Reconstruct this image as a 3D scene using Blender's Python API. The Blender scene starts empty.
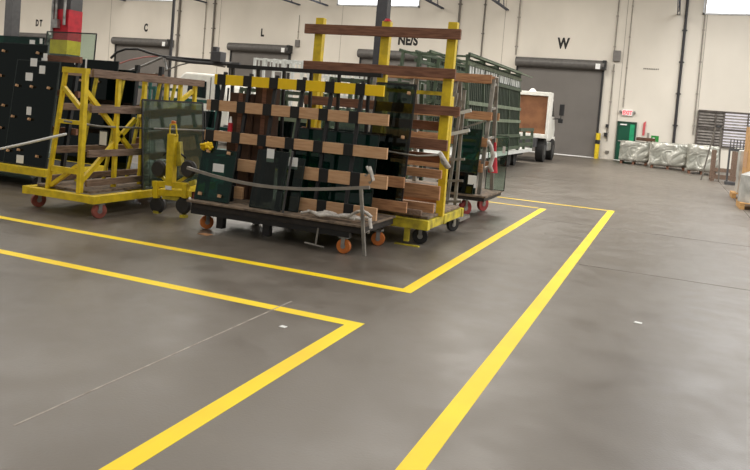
import bpy, bmesh, math, random
from mathutils import Vector, Matrix
random.seed(7)
S = bpy.context.scene
COL = S.collection

# ---------------------------------------------------------------- camera frame (metres; X along the dock wall, Y towards it)
H = 1.7
XW = Vector((0.9214004778803476, -0.09239959721842358, 0.3774698316365695))
YW = Vector((0.3802554333920776, 0.013989330325461048, -0.9247757047051184))
ZW = XW.cross(YW).normalized()
FPX, CX, CY = 727.1637, 375.0, 141.0
def at(x, y, Y):
    c = Vector((x - CX, -(y - CY), -FPX))
    r = Vector((XW.dot(c), YW.dot(c), ZW.dot(c)))
    r = r * (Y / r.y)
    return Vector((r.x, r.y, r.z + H))
cam = bpy.data.cameras.new('camera'); cam_o = bpy.data.objects.new('camera', cam); COL.objects.link(cam_o)
cam.sensor_width = 36.0; cam.lens = 36.0 * FPX / 750.0
cam.shift_y = -(235.0 - CY) / 750.0
cam.clip_end = 300
M3 = Matrix((XW, YW, ZW))
M4 = M3.to_4x4(); M4.translation = Vector((0, 0, H)); cam_o.matrix_world = M4
S.camera = cam_o

# ---------------------------------------------------------------- materials
MATS = {}
def srgb(c):
    return tuple(((v/255)/12.92 if v/255 <= .04045 else ((v/255+.055)/1.055)**2.4) for v in c) + (1,)
def mat(name, col, rough=.6, metal=0., var=.12, scale=6., col2=None, bump=0., stretch=(1,1,1), spec=.5, detail=4):
    if name in MATS: return MATS[name]
    m = bpy.data.materials.new(name); m.use_nodes = True; nt = m.node_tree; N = nt.nodes; L = nt.links
    b = N['Principled BSDF']; b.inputs['Roughness'].default_value = rough; b.inputs['Metallic'].default_value = metal
    b.inputs['Specular IOR Level'].default_value = spec
    tc = N.new('ShaderNodeTexCoord'); mp = N.new('ShaderNodeMapping'); mp.inputs['Scale'].default_value = stretch
    nz = N.new('ShaderNodeTexNoise'); nz.inputs['Scale'].default_value = scale; nz.inputs['Detail'].default_value = detail
    L.new(tc.outputs['Object'], mp.inputs[0]); L.new(mp.outputs[0], nz.inputs['Vector'])
    r = N.new('ShaderNodeValToRGB'); a = srgb(col)
    c2 = srgb(col2) if col2 else tuple(v*(1-var*2) for v in a[:3]) + (1,)
    r.color_ramp.elements[0].position = .3; r.color_ramp.elements[1].position = .62
    r.color_ramp.elements[0].color = c2; r.color_ramp.elements[1].color = a
    L.new(nz.outputs['Fac'], r.inputs[0]); L.new(r.outputs[0], b.inputs['Base Color'])
    if bump:
        bp = N.new('ShaderNodeBump'); bp.inputs['Strength'].default_value = bump; bp.inputs['Distance'].default_value = .02
        L.new(nz.outputs['Fac'], bp.inputs['Height']); L.new(bp.outputs[0], b.inputs['Normal'])
    MATS[name] = m; return m
def emis(name, col, s):
    m = bpy.data.materials.new(name); m.use_nodes = True; b = m.node_tree.nodes['Principled BSDF']
    b.inputs['Base Color'].default_value = srgb(col); b.inputs['Emission Color'].default_value = srgb(col)
    b.inputs['Emission Strength'].default_value = s; MATS[name] = m; return m
def glass(name, tint, refl=.12, rough=.03, body=None, bodyfac=0.):
    m = bpy.data.materials.new(name); m.use_nodes = True; nt = m.node_tree; N = nt.nodes; L = nt.links
    N.remove(N['Principled BSDF']); out = N['Material Output']
    t = N.new('ShaderNodeBsdfTransparent'); t.inputs[0].default_value = srgb(tint)
    g = N.new('ShaderNodeBsdfGlossy'); g.inputs['Roughness'].default_value = rough; g.inputs[0].default_value = (.7,.78,.75,1)
    nz = N.new('ShaderNodeTexNoise'); nz.inputs['Scale'].default_value = 2.5
    fr = N.new('ShaderNodeFresnel'); fr.inputs['IOR'].default_value = 1.5
    ad = N.new('ShaderNodeMath'); ad.operation = 'MULTIPLY_ADD'; ad.inputs[1].default_value = refl; L.new(nz.outputs['Fac'], ad.inputs[0]); L.new(fr.outputs[0], ad.inputs[2])
    gm = N.new('ShaderNodeNewGeometry'); ml = N.new('ShaderNodeMath'); ml.operation = 'MULTIPLY'; iv = N.new('ShaderNodeMath'); iv.operation = 'SUBTRACT'; iv.inputs[0].default_value = 1.
    L.new(gm.outputs['Backfacing'], iv.inputs[1]); L.new(ad.outputs[0], ml.inputs[0]); L.new(iv.outputs[0], ml.inputs[1])
    mx = N.new('ShaderNodeMixShader')
    base = t
    if body:
        d = N.new('ShaderNodeBsdfDiffuse'); d.inputs[0].default_value = srgb(body)
        m2 = N.new('ShaderNodeMixShader'); m2.inputs[0].default_value = bodyfac; L.new(t.outputs[0], m2.inputs[1]); L.new(d.outputs[0], m2.inputs[2]); base = m2
    L.new(ml.outputs[0], mx.inputs[0]); L.new(base.outputs[0], mx.inputs[1]); L.new(g.outputs[0], mx.inputs[2]); L.new(mx.outputs[0], out.inputs[0])
    MATS[name] = m; return m

YEL = mat('yellow_paint', (232, 202, 34), .45, col2=(200, 172, 32), scale=9)
YEL2 = mat('worn_yellow_paint', (214, 196, 52), .55, col2=(140, 126, 44), scale=7)
TAPE = mat('yellow_floor_tape', (248, 218, 0), .55, col2=(242, 202, 18), scale=1.3, detail=6)
SLATY = mat('bright_yellow_board', (250, 208, 10), .5, var=.05)
WOOD = mat('tan_timber', (204, 164, 126), .75, col2=(186, 142, 104), scale=5, stretch=(1,4,9))
WOODD = mat('dark_brown_timber', (136, 94, 72), .8, col2=(102, 68, 52), scale=5, stretch=(1,5,9))
WOODM = mat('orange_brown_timber', (190, 142, 102), .8, col2=(150, 106, 76), scale=5, stretch=(1,5,9))
WOODG = mat('grey_brown_timber', (136, 114, 98), .85, col2=(98, 78, 66), scale=6, stretch=(4,1,9))
CARD = mat('brown_cardboard', (86, 60, 42), .85, col2=(62, 42, 30), scale=3)
BLK = mat('black_steel', (26, 26, 28), .5, col2=(14, 14, 15))
RUB = mat('black_rubber', (34, 33, 32), .85)
DECK = mat('dark_worn_deck', (50, 44, 40), .7, col2=(28, 25, 24), scale=8)
DECKT = mat('worn_tan_deck_edge', (136, 118, 100), .8, col2=(70, 60, 52), scale=12)
ORG = mat('orange_urethane', (212, 122, 52), .5, col2=(176, 92, 40))
REDW = mat('red_urethane', (190, 70, 68), .5, col2=(140, 44, 46))
PINKW = mat('rust_red_wheel', (172, 92, 76), .6, col2=(120, 60, 50))
ZINC = mat('zinc_steel', (176, 176, 174), .4, .7, col2=(120, 120, 118))
ALU = mat('dull_aluminium', (150, 146, 138), .5, .4, col2=(104, 100, 94))
GREYP = mat('grey_painted_steel', (78, 78, 80), .5)
STK = mat('white_paper', (240, 240, 238), .8, var=.03)
GRN = mat('green_steel', (72, 86, 66), .55, col2=(52, 64, 50), scale=4)
GRNL = mat('pale_green_steel', (118, 130, 108), .55, col2=(88, 100, 80), scale=4)
TEAL = mat('teal_steel', (36, 92, 84), .5, col2=(20, 62, 58))
WHT = mat('white_truck_paint', (232, 230, 222), .35, var=.05)
WHR = mat('white_rack_paint', (214, 216, 212), .5, var=.08)
DKG = mat('dark_window_glass', (28, 34, 36), .1, spec=.8)
PLY = mat('brown_plywood', (142, 96, 62), .6, col2=(112, 70, 44), scale=2.5)
WRAP = None
REDP = mat('red_paint', (190, 26, 44), .5, col2=(160, 20, 38))
COLY = mat('column_yellow', (224, 196, 20), .5)
CLTH = mat('dirty_white_cloth', (206, 200, 192), .9, col2=(140, 134, 128), scale=12)
PALW = mat('pallet_wood', (214, 170, 110), .8, col2=(176, 132, 82), scale=4, stretch=(1,6,6))
CARDL = mat('light_cardboard', (208, 164, 112), .85, col2=(188, 144, 94), scale=2)
FILM = mat('clear_film', (200, 200, 196), .35, col2=(150, 150, 146), scale=3, bump=.4)
G_DARK = glass('dark_green_glass', (34, 56, 50), .0, body=(4, 12, 11), bodyfac=.6)
G_TEAL = glass('teal_green_glass', (86, 136, 124), .02, body=(16, 66, 56), bodyfac=.28)
G_CLR = glass('clear_tinted_glass', (230, 241, 235), .04, body=(140, 165, 152), bodyfac=.04)
G_GREY = glass('smoky_green_glass', (184, 200, 184), .10, body=(84, 98, 86), bodyfac=.3)  # pale diffuse body puts misty grey reflections into the sheet colour
G_SMK = glass('dark_smoky_glass', (158, 172, 164), .03, body=(14, 20, 19), bodyfac=.14)
EDGE = mat('dark_glass_edge', (22, 34, 32), .3)

# ---------------------------------------------------------------- mesh helpers
class MB:
    def __init__(s): s.bm = bmesh.new()
    def box(s, x0, x1, y0, y1, z0, z1):
        v = [s.bm.verts.new(p) for p in ((x0,y0,z0),(x1,y0,z0),(x1,y1,z0),(x0,y1,z0),(x0,y0,z1),(x1,y0,z1),(x1,y1,z1),(x0,y1,z1))]
        for f in ((0,3,2,1),(4,5,6,7),(0,1,5,4),(1,2,6,5),(2,3,7,6),(3,0,4,7)): s.bm.faces.new([v[i] for i in f])
        return s
    def bar(s, a, b, w, h=None, up=(0,0,1)):
        a = Vector(a); b = Vector(b); h = h or w; d = (b-a).normalized(); u = Vector(up)
        if abs(d.dot(u)) > .98: u = Vector((0,1,0))
        sx = d.cross(u).normalized()*w/2; sy = sx.cross(d).normalized()*h/2
        P = [a-sx-sy, a+sx-sy, a+sx+sy, a-sx+sy, b-sx-sy, b+sx-sy, b+sx+sy, b-sx+sy]
        v = [s.bm.verts.new(p) for p in P]
        for f in ((0,3,2,1),(4,5,6,7),(0,1,5,4),(1,2,6,5),(2,3,7,6),(3,0,4,7)): s.bm.faces.new([v[i] for i in f])
        return s
    def cyl(s, a, b, r, n=16, r2=None):
        a = Vector(a); b = Vector(b); d = (b-a).normalized(); u = Vector((0,0,1)) if abs(d.z) < .9 else Vector((1,0,0))
        x = d.cross(u).normalized(); y = x.cross(d); r2 = r if r2 is None else r2
        A = [s.bm.verts.new(a+(x*math.cos(t)+y*math.sin(t))*r) for t in [2*math.pi*i/n for i in range(n)]]
        B = [s.bm.verts.new(b+(x*math.cos(t)+y*math.sin(t))*r2) for t in [2*math.pi*i/n for i in range(n)]]
        s.bm.faces.new(A[::-1]); s.bm.faces.new(B)
        for i in range(n): s.bm.faces.new([A[i], A[(i+1)%n], B[(i+1)%n], B[i]])
        return s
    def tube(s, pts, r, n=8):
        pts = [Vector(p) for p in pts]; rings = []
        for i, p in enumerate(pts):
            d = (pts[min(i+1, len(pts)-1)] - pts[max(i-1, 0)]).normalized()
            u = Vector((0,0,1)) if abs(d.z) < .9 else Vector((1,0,0))
            x = d.cross(u).normalized(); y = x.cross(d)
            rings.append([s.bm.verts.new(p+(x*math.cos(t)+y*math.sin(t))*r) for t in [2*math.pi*k/n for k in range(n)]])
        for A, B in zip(rings, rings[1:]):
            for i in range(n): s.bm.faces.new([A[i], A[(i+1)%n], B[(i+1)%n], B[i]])
        s.bm.faces.new(rings[0][::-1]); s.bm.faces.new(rings[-1]); return s
    def prism(s, pts, off):
        off = Vector(off); A = [s.bm.verts.new(p) for p in pts]; B = [s.bm.verts.new(Vector(p)+off) for p in pts]; n = len(pts)
        s.bm.faces.new(A[::-1]); s.bm.faces.new(B)
        for i in range(n): s.bm.faces.new([A[i], A[(i+1)%n], B[(i+1)%n], B[i]])
        return s
    def build(s, name, m, parent=None, bevel=0., smooth=False):
        if not parent:
            xs = [v.co for v in s.bm.verts]; lo = Vector([min(c[i] for c in xs) for i in range(3)]); hi = Vector([max(c[i] for c in xs) for i in range(3)])
            loc = Vector(((lo.x+hi.x)/2, (lo.y+hi.y)/2, lo.z))
        else:
            loc = Vector(WL[parent.name])
        for v in s.bm.verts: v.co -= loc
        bmesh.ops.recalc_face_normals(s.bm, faces=s.bm.faces)
        if smooth:
            for f in s.bm.faces: f.smooth = True
        me = bpy.data.meshes.new(name); s.bm.to_mesh(me); s.bm.free()
        me.materials.append(m)
        o = bpy.data.objects.new(name, me); COL.objects.link(o)
        if parent: o.parent = parent
        else: o.location = loc
        WL[o.name] = tuple(loc)
        if bevel:
            md = o.modifiers.new('bevel', 'BEVEL'); md.width = bevel; md.segments = 2; md.limit_method = 'ANGLE'
        return o
WL = {}
def tag(o, label=None, cat=None, group=None, kind=None):
    if label: o['label'] = label
    if cat: o['category'] = cat
    if group: o['group'] = group
    if kind: o['kind'] = kind
    return o
def thing(name, label, cat, loc, group=None):
    o = bpy.data.objects.new(name, None); COL.objects.link(o); o.location = loc; WL[o.name] = tuple(loc)
    o.empty_display_size = .1
    return tag(o, label, cat, group)
def struct(name, mb, m, bevel=0.):
    o = mb.build(name, m, None, bevel); o['kind'] = 'structure'; return o
def wheel(parent, x, y, r, w, m, top, name='caster_wheel', ang=0.):
    """wheel on the floor with its zinc fork reaching up to z=top"""
    d = Vector((math.cos(ang), math.sin(ang), 0)); n = Vector((-d.y, d.x, 0)); c = Vector((x, y, r))
    mb = MB(); mb.cyl(c-n*w/2, c+n*w/2, r, 24)
    o = mb.build(name, m, parent, .008)
    h = MB(); h.cyl(c-n*(w/2+.006), c+n*(w/2+.006), r*.34, 16); h.build('hub', ZINC, o)
    f = MB()
    for s in (-1, 1): f.bar(c+n*s*(w/2+.012), c+n*s*(w/2+.012)+Vector((0,0,top-r-.02)), .045, .006, up=n)
    f.box(x-.05, x+.05, y-.05, y+.05, top-.025, top)
    f.build('fork', ZINC, o)
    return o

# ================================================================ THE SETTING
WY = 37.5
def floor_mat():
    m = bpy.data.materials.new('polished_concrete'); m.use_nodes = True; nt = m.node_tree; N = nt.nodes; L = nt.links
    b = N['Principled BSDF']; tc = N.new('ShaderNodeTexCoord')
    n1 = N.new('ShaderNodeTexNoise'); n1.inputs['Scale'].default_value = .35; n1.inputs['Detail'].default_value = 8; n1.inputs['Roughness'].default_value = .6
    n2 = N.new('ShaderNodeTexNoise'); n2.inputs['Scale'].default_value = 3.; n2.inputs['Detail'].default_value = 8
    n3 = N.new('ShaderNodeTexNoise'); n3.inputs['Scale'].default_value = 60.; n3.inputs['Detail'].default_value = 3
    for n in (n1, n2, n3): L.new(tc.outputs['Object'], n.inputs['Vector'])
    r = N.new('ShaderNodeValToRGB'); r.color_ramp.elements[0].position = .3; r.color_ramp.elements[1].position = .7
    r.color_ramp.elements[0].color = srgb((88, 80, 72)); r.color_ramp.elements[1].color = srgb((112, 105, 96))
    mx = N.new('ShaderNodeMix'); mx.data_type = 'FLOAT'; mx.inputs[0].default_value = .5
    L.new(n1.outputs['Fac'], mx.inputs[2]); L.new(n2.outputs['Fac'], mx.inputs[3]); L.new(mx.outputs[0], r.inputs[0])
    # worn pale scuffs in the drive aisle (X > -0.5 m)
    L.new(r.outputs[0], b.inputs['Base Color'])
    rr = N.new('ShaderNodeMapRange'); rr.inputs[1].default_value = .35; rr.inputs[2].default_value = .65; rr.inputs[3].default_value = .33; rr.inputs[4].default_value = .46
    L.new(n2.outputs['Fac'], rr.inputs[0]); L.new(rr.outputs[0], b.inputs['Roughness'])
    bp = N.new('ShaderNodeBump'); bp.inputs['Strength'].default_value = .08; bp.inputs['Distance'].default_value = .01
    L.new(n3.outputs['Fac'], bp.inputs['Height']); L.new(bp.outputs[0], b.inputs['Normal'])
    return m
struct('floor', MB().box(-62, 26, -14, WY, -.2, 0), floor_mat())
WALL = mat('painted_wall', (229, 222, 210), .8, col2=(214, 207, 195), scale=.35, stretch=(1,1,.6))
struct('wall_back', MB().box(-62, 26, WY, WY+.3, 0, 10), WALL)
struct('wall_left', MB().box(-62.3, -62, -14, WY, 0, 10), WALL)
struct('wall_right', MB().box(26, 26.3, -14, WY, 0, 10), WALL)
CEIL = mat('ceiling_deck', (196, 194, 188), .9, var=.05)
struct('ceiling', MB().box(-62, 26, -14, WY, 9.6, 9.8), CEIL)
# upper wall band, a hair proud of the wall
# tilt-up panel joints
for i, X in enumerate([-34.6, -26.1, -17.9, -8.6, -2.62, .95, 9.0]):
    struct('trim_%d' % (i+1), MB().box(X-.012, X+.012, WY-.012, WY, 0, 9.6), mat('joint_sealant', (176, 168, 156), .9))
# control joints in the slab
JN = mat('floor_joint', (92, 84, 76), .9, scale=3)
JL = mat('pale_scratch', (176, 168, 158), .9, scale=8, col2=(130, 122, 113))
struct('trim_8', MB().box(-2.85, -2.838, 2.6, 5.4, .0, .0015), JL)
struct('trim_9', MB().box(-.9, 12, 8.985, 9.01, 0, .001), JN)
struct('trim_10', MB().box(-2.2, 12, 12.54, 12.57, 0, .001), JN)
struct('trim_11', MB().box(1.62, 1.65, 6, 30, 0, .001), JN)

# roll-up dock doors
CURT = mat('grey_roller_curtain', (116, 111, 106), .55, col2=(108, 103, 98), scale=.8)
HOOD = mat('grey_roller_hood', (104, 101, 98), .5, .2)
def rollup(i, x0, x1, top=4.78, rail=True):
    o = struct('door_%d' % i, MB().box(x0, x1, WY-.10, WY-.04, .04, top-.35), CURT)
    mb = MB()
    for k in range(int((top-.5)/.075)): 
        z = .1+k*.075; mb.box(x0+.02, x1-.02, WY-.112, WY-.1, z, z+.055)
    mb.build('curtain_slats', CURT, o)
    h = MB(); h.cyl((x0-.1, WY-.28, top-.22), (x1+.1, WY-.28, top-.22), .24, 20); h.box(x0-.12, x1+.12, WY-.28, WY-.02, top-.06, top+.02); h.build('hood', HOOD, o, smooth=False)
    for X in (x0-.08, x1+.0): MB().box(X, X+.09, WY-.16, WY, 0, top-.3).build('guide_rail', BLK, o)
    MB().box(x1+.02, x1+.18, WY-.5, WY-.05, top-.42, top+.02).build('end_plate', BLK, o)
    MB().box(x1-.3, x1-.08, WY-.545, WY-.53, top-.42, top-.16).build('paper_notice', STK, o)
    MB().box(x0, x1, WY-.13, WY-.02, 0, .04).build('bottom_seal', STK if i == 5 else BLK, o)
    return o
rollup(1, -43.2, -38.8); rollup(2, -33.9, -29.6); rollup(3, -25.05, -21.1); rollup(4, -16.5, -12.4, 4.78); rollup(5, -7.68, -3.52)

# personnel door
GD = mat('green_door_paint', (22, 84, 62), .3, col2=(18, 72, 52), scale=1.5)
GDL = mat('green_door_reflection', (40, 160, 110), .3, col2=(30, 140, 96))
d6 = struct('door_6', MB().box(-2.52, -1.74, WY-.07, WY-.02, .03, 1.86), GD)
fr = MB(); fr.box(-2.58, -2.52, WY-.12, WY, 0, 1.92); fr.box(-1.74, -1.68, WY-.12, WY, 0, 1.92); fr.box(-2.58, -1.68, WY-.12, WY, 1.86, 1.92); fr.build('frame', mat('dark_green_frame', (30, 66, 52), .5), d6)
MB().box(-2.48, -1.8, WY-.14, WY-.07, .94, .99).build('push_bar', ZINC, d6)
MB().box(-2.44, -2.14, WY-.16, WY-.07, 1.74, 1.8).build('closer', STK, d6)
MB().box(-1.98, -1.77, WY-.085, WY-.07, 1.0, 1.8).build('painted_reflection', GDL, d6)  # reflection on the door leaf, put in as brighter green paint
MB().box(-2.6, -1.66, WY-.2, WY, 0, .03).build('threshold', STK, d6)

# high clerestory windows
SKY = emis('daylight_pane', (250, 252, 255), 2.2)
FRM = mat('window_frame_white', (220, 222, 224), .5)
for i, (x0, x1) in enumerate([(-33.4, -29.6), (-18.2, -13.4), (.82, 5.4)]):
    w = struct('window_%d' % (i+1), MB().box(x0, x1, WY-.03, WY-.02, 7.28, 8.9), SKY)
    f = MB(); f.box(x0-.08, x1+.08, WY-.08, WY, 7.2, 7.28); f.box(x0-.08, x0, WY-.08, WY, 7.2, 8.98); f.box(x1, x1+.08, WY-.08, WY, 7.2, 8.98); f.box(x0-.08, x1+.08, WY-.08, WY, 8.9, 8.98)
    f.build('window_frame', FRM, w)
# louvred panel window near the right
LW0, LW1, LZ0, LZ1 = 1.0, 4.6, 1.12, 2.72
w4 = struct('window_4', MB().box(2.1, LW1, WY-.03, WY-.02, LZ0, LZ1), emis('dim_daylight_pane', (214, 210, 216), .75))
LV = mat('grey_louvre', (142, 136, 130), .6, col2=(112, 106, 100))
MB().box(LW0, 2.1, WY-.04, WY-.02, LZ0, LZ1).build('solid_panel', LV, w4)
lm = MB()
for k in range(12):
    z = LZ0+.06+k*.135; lm.prism([(LW0, WY-.12, z), (LW0, WY-.05, z+.07), (LW0, WY-.04, z+.07), (LW0, WY-.11, z-.005)], (LW1-LW0, 0, 0))
lm.build('louvre_blades', LV, w4)
fm = MB()
for X in (LW0, 1.75, 2.1, 3.1, 4.1, LW1): fm.box(X-.03, X+.03, WY-.14, WY, LZ0, LZ1)
for Z in (LZ0, (LZ0+LZ1)/2, LZ1): fm.box(LW0, LW1, WY-.14, WY, Z-.03, Z+.03)
fm.build('window_frame', mat('dark_window_frame', (92, 84, 78), .6), w4)

# ---------------------------------------------------------------- roof joists
BLUE = mat('blue_grey_joist_steel', (60, 70, 92), .5, col2=(36, 40, 52))
def joist(X, label):
    t = thing('roof_joist', label, 'joist', (X, 20, 7.15), 'roof joists')
    for nm, z in (('bottom_chord', 7.15), ('top_chord', 8.15)):
        m = MB()
        for dx in (-.07, .03): m.box(X+dx, X+dx+.04, 2, WY-.02, z, z+.07)
        m.build(nm, BLUE, t)
    m = MB(); y = 3.
    while y < WY-1.3:
        m.bar((X, y, 7.18), (X, y+.6, 8.2), .035); m.bar((X, y+.6, 8.2), (X, y+1.2, 7.18), .035); y += 1.2
    m.build('web_bars', BLUE, t)
for X, l in [(-33.5, 'steel lattice roof joist end above the dock door lettered C'), (-27.2, 'steel lattice roof joist left of the pipe between doors C and L'),
             (-20.7, 'bluish steel roof joist above right of the letter L'), (-18.9, 'bluish steel roof joist just left of the middle high window'),
             (-12.0, 'dark steel roof joist just right of the middle high window'), (-8.5, 'dark steel roof joist between the NE/S and W lettering'),
             (-.3, 'dark steel roof joist beside the black downpipe right of the green door')]:
    joist(X, l)

# ---------------------------------------------------------------- wall lettering
LET = mat('black_stencil_paint', (44, 42, 40), .8)
def letters(txt, px, py, height, label, sp=1.0, sx=.75):
    p = at(px, py, WY)
    cu = bpy.data.curves.new('lettering', 'FONT'); cu.body = txt; cu.size = height*.88/.7; cu.align_x = 'CENTER'; cu.extrude = .004; cu.space_character = sp; cu.offset = .034
    o = bpy.data.objects.new('tmp', cu); COL.objects.link(o)
    dg = bpy.context.evaluated_depsgraph_get(); me = bpy.data.meshes.new_from_object(o.evaluated_get(dg)); bpy.data.objects.remove(o)
    me.materials.clear(); me.materials.append(LET)
    for v in me.vertices: v.co = Vector((v.co.x*sx, -v.co.z, v.co.y))
    q = bpy.data.objects.new('wall_lettering', me); COL.objects.link(q); q.location = (p.x, WY-.006, p.z - height/2)
    WL[q.name] = tuple(q.location)
    tag(q, label, 'lettering')
letters('D T', 39, 22.5, .46, 'black stencilled letters D T above the leftmost dock door', 1.0, .62)
letters('C', 146, 27, .52, 'black stencilled letter C above a grey dock door', 1, .62)
letters('L', 262.5, 32, .48, 'black stencilled letter L above a grey dock door', 1, .7)
letters('NE/S', 408, 39.5, .56, 'black stencilled letters NE/S above the dock door behind the brown timbers', 1.05, .78)
letters('W', 563.5, 42.5, .58, 'black stencilled letter W above the right dock door', 1, .72)

# ---------------------------------------------------------------- pipes on the wall
def conduit(px, y0, y1, r, m, label, cat='pipe', name='wall_conduit', bracket=True, zb=None):
    a = at(px, (y0+y1)/2, WY-.1); X = a.x; z0 = at(px, y1, WY-.1).z if zb is None else zb; z1 = min(9.55, at(px, y0, WY-.1).z+ (2 if y0 <= 0 else 0))
    t = MB().cyl((X, WY-.02-r, z0), (X, WY-.02-r, z1), r, 10).build(name, m)
    tag(t, label, cat)
    if bracket:
        z = z0+.4
        while z < z1: MB().box(X-r*1.8, X+r*1.8, WY-.03-r*2, WY-.003, z, z+.05).build('bracket', m, t); z += 1.5
    return t
PB = mat('black_pipe', (40, 38, 42), .5); PG = mat('grey_conduit', (156, 150, 140), .5, .3); PD = mat('dull_dark_conduit', (112, 106, 98), .6)
conduit(680.5, 0, 145, .065, PB, 'thick black downpipe on the white wall right of the green door', name='downpipe', zb=0)
conduit(213, 0, 60, .06, PD, 'grey pipe on the wall left of the dock door lettered L')
conduit(204, 0, 60, .025, PG, 'thin grey conduit left of the thick pipe by door L')
conduit(177, 0, 90, .07, PD, 'ribbed grey pipe on the wall right of dock door C')
conduit(628, 0, 108, .02, PG, 'thin conduit running down the wall to the exit sign', zb=2.6)
conduit(616.5, 0, 55, .03, PG, 'conduit above the grey junction box right of dock door W', zb=5.1)
conduit(610, 64, 150, .03, PG, 'conduit below the grey junction box beside dock door W', zb=.9)
conduit(518, 0, 55, .04, PG, 'pale pipe on the wall above the left end of dock door W', zb=4.9)
conduit(700, 0, 132, .03, PG, 'thin grey conduit left of the louvred window', zb=1.55)
conduit(483, 0, 60, .04, PD, 'dark thin pipe on the wall above the green glass racks', zb=4)
conduit(458, 0, 60, .06, PD, 'dark pipe on the wall behind the top of the yellow post', zb=4)
conduit(298, 15, 45, .02, PG, 'thin conduit above the small box right of door L', zb=5.2)
tag(MB().box(.98, 1.4, WY-.07, WY-.01, 1.42, 1.5).build('conduit_elbow', PD), 'short horizontal conduit joining the thin pipe to the louvred window', 'pipe')
p = at(617, 56, WY); jb = MB().box(p.x-.17, p.x+.17, WY-.2, WY, p.z-.27, p.z+.25).build('junction_box', mat('grey_enclosure', (120, 116, 112), .5), bevel=.02)
tag(jb, 'grey junction box on the wall right of dock door W', 'electrical box')
p = at(298, 43.5, WY); jb = MB().box(p.x-.13, p.x+.13, WY-.15, WY, p.z-.2, p.z+.2).build('junction_box', MATS['grey_enclosure'], bevel=.02)
tag(jb, 'small grey box on the wall right of dock door L', 'electrical box')
# wall controls right of door W
t = thing('door_control', 'black door push button boxes on the wall between the yellow guard and the green door', 'door control', (-3.05, WY-.05, 1.0))
MB().box(-3.12, -2.98, WY-.12, WY, 1.55, 1.72).build('upper_box', BLK, t)
MB().box(-3.16, -3.0, WY-.14, WY, 1.1, 1.3).build('lower_box', BLK, t)
MB().cyl((-3.06, WY-.03, 1.3), (-3.04, WY-.03, 1.55), .015, 8).build('cable', BLK, t)
tag(MB().box(-3.02, -2.86, WY-.1, WY, .3, .42).build('outlet_box', PD), 'small outlet box low on the wall left of the green door', 'electrical box')
# yellow bollard guard
t = thing('door_guard', 'yellow steel guard post at the right foot of dock door W', 'bollard', (-3.4, WY-.35, 0))
MB().cyl((-3.4, WY-.35, 0), (-3.4, WY-.35, 1.25), .11, 20).build('post', YEL, t)
MB().cyl((-3.4, WY-.35, .72), (-3.4, WY-.35, .92), .113, 20).build('black_mark', BLK, t)
# exit sign
p = at(627.5, 112.5, WY)
t = thing('exit_sign', 'illuminated red exit sign above the green door', 'sign', (p.x, WY-.1, p.z-.15))
MB().box(p.x-.24, p.x+.24, WY-.12, WY-.02, p.z-.15, p.z+.15).build('housing', STK, t)
cu = bpy.data.curves.new('exit', 'FONT'); cu.body = 'EXIT'; cu.size = .26; cu.align_x = 'CENTER'; cu.extrude = .003; cu.offset = .008
o = bpy.data.objects.new('tmp', cu); COL.objects.link(o); me = bpy.data.meshes.new_from_object(o.evaluated_get(bpy.context.evaluated_depsgraph_get())); bpy.data.objects.remove(o)
me.materials.clear(); me.materials.append(emis('exit_red', (240, 60, 70), 1.3))
for v in me.vertices: v.co = Vector((v.co.x*.8, -v.co.z-.03, v.co.y+.05))
q = bpy.data.objects.new('exit_letters', me); COL.objects.link(q); q.parent = t
for s in (-1, 1): MB().cyl((p.x+s*.32, WY-.2, p.z+.02), (p.x+s*.32, WY-.06, p.z), .06, 14).build('lamp_head', MATS['grey_enclosure'], t)
# extinguisher sign, green sign
p = at(645, 120, WY); tag(MB().prism([(p.x-.06, WY-.01, p.z-.75), (p.x+.04, WY-.01, p.z-.75), (p.x+.06, WY-.01, p.z-.05), (p.x-.05, WY-.01, p.z-.15)], (0, -.06, 0)).build('fire_sign', mat('faded_red_sign', (206, 88, 92), .6)), 'narrow red fire extinguisher sign on the wall right of the green door', 'sign')
p = at(655, 137, WY); t = thing('green_notice', 'small green safety notice on the wall above the wrapped pallets', 'sign', (p.x, WY-.02, p.z-.22))
MB().box(p.x-.17, p.x+.17, WY-.03, WY-.005, p.z-.26, p.z+.06).build('board', mat('notice_green', (40, 146, 54), .6, col2=(30, 110, 46)), t)
MB().box(p.x-.1, p.x+.0, WY-.036, WY-.03, p.z-.14, p.z-.04).build('emblem', STK, t)
p = at(648, 137, WY); tag(MB().box(p.x-.05, p.x+.05, WY-.05, WY, p.z-.3, p.z+.2).build('wall_switch', PG), 'narrow grey wall box just left of the green safety notice', 'electrical box')
p = at(651, 69, WY); vt = MB()
for k in range(9): vt.box(p.x-.34+k*.08, p.x-.29+k*.08, WY-.02, WY, p.z-.03, p.z+.03)
tag(vt.build('wall_vent', PD), 'small dark slotted vent high on the wall right of the junction box', 'vent')

# ---------------------------------------------------------------- floor tape
def tape(pts, w, label):
    mb = MB(); h = w/2
    for i, (a, b) in enumerate(pts):
        x0, x1 = sorted((a[0], b[0])); y0, y1 = sorted((a[1], b[1]))
        if abs(x1-x0) < abs(y1-y0): mb.box(a[0]-h, a[0]+h, y0-h, y1+h, .0, .0012)
        else: mb.box(x0+h, x1-h if i else x1-h, a[1]-h, a[1]+h, .0, .0012)
    return tag(mb.build('floor_tape', TAPE), label, 'floor marking')
tape([((-1.0, -2.), (-1.0, 15.13))], .125, 'long yellow floor tape line along the open drive aisle')
tape([((-9.5, 15.12), (-1.0+0, 15.12))], .1, 'thin far yellow floor tape line behind the red wheeled cart')
tape([((-2.165, 6.39), (-2.165, 14.02)), ((-24, 6.385), (-2.165, 6.385))], .12, 'yellow L-shaped floor tape line nearest the glass carts')
tape([((-7, 14.08), (-2.22, 14.08))], .08, 'short yellow floor tape line joining the far tip of the L-shaped line')
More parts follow.
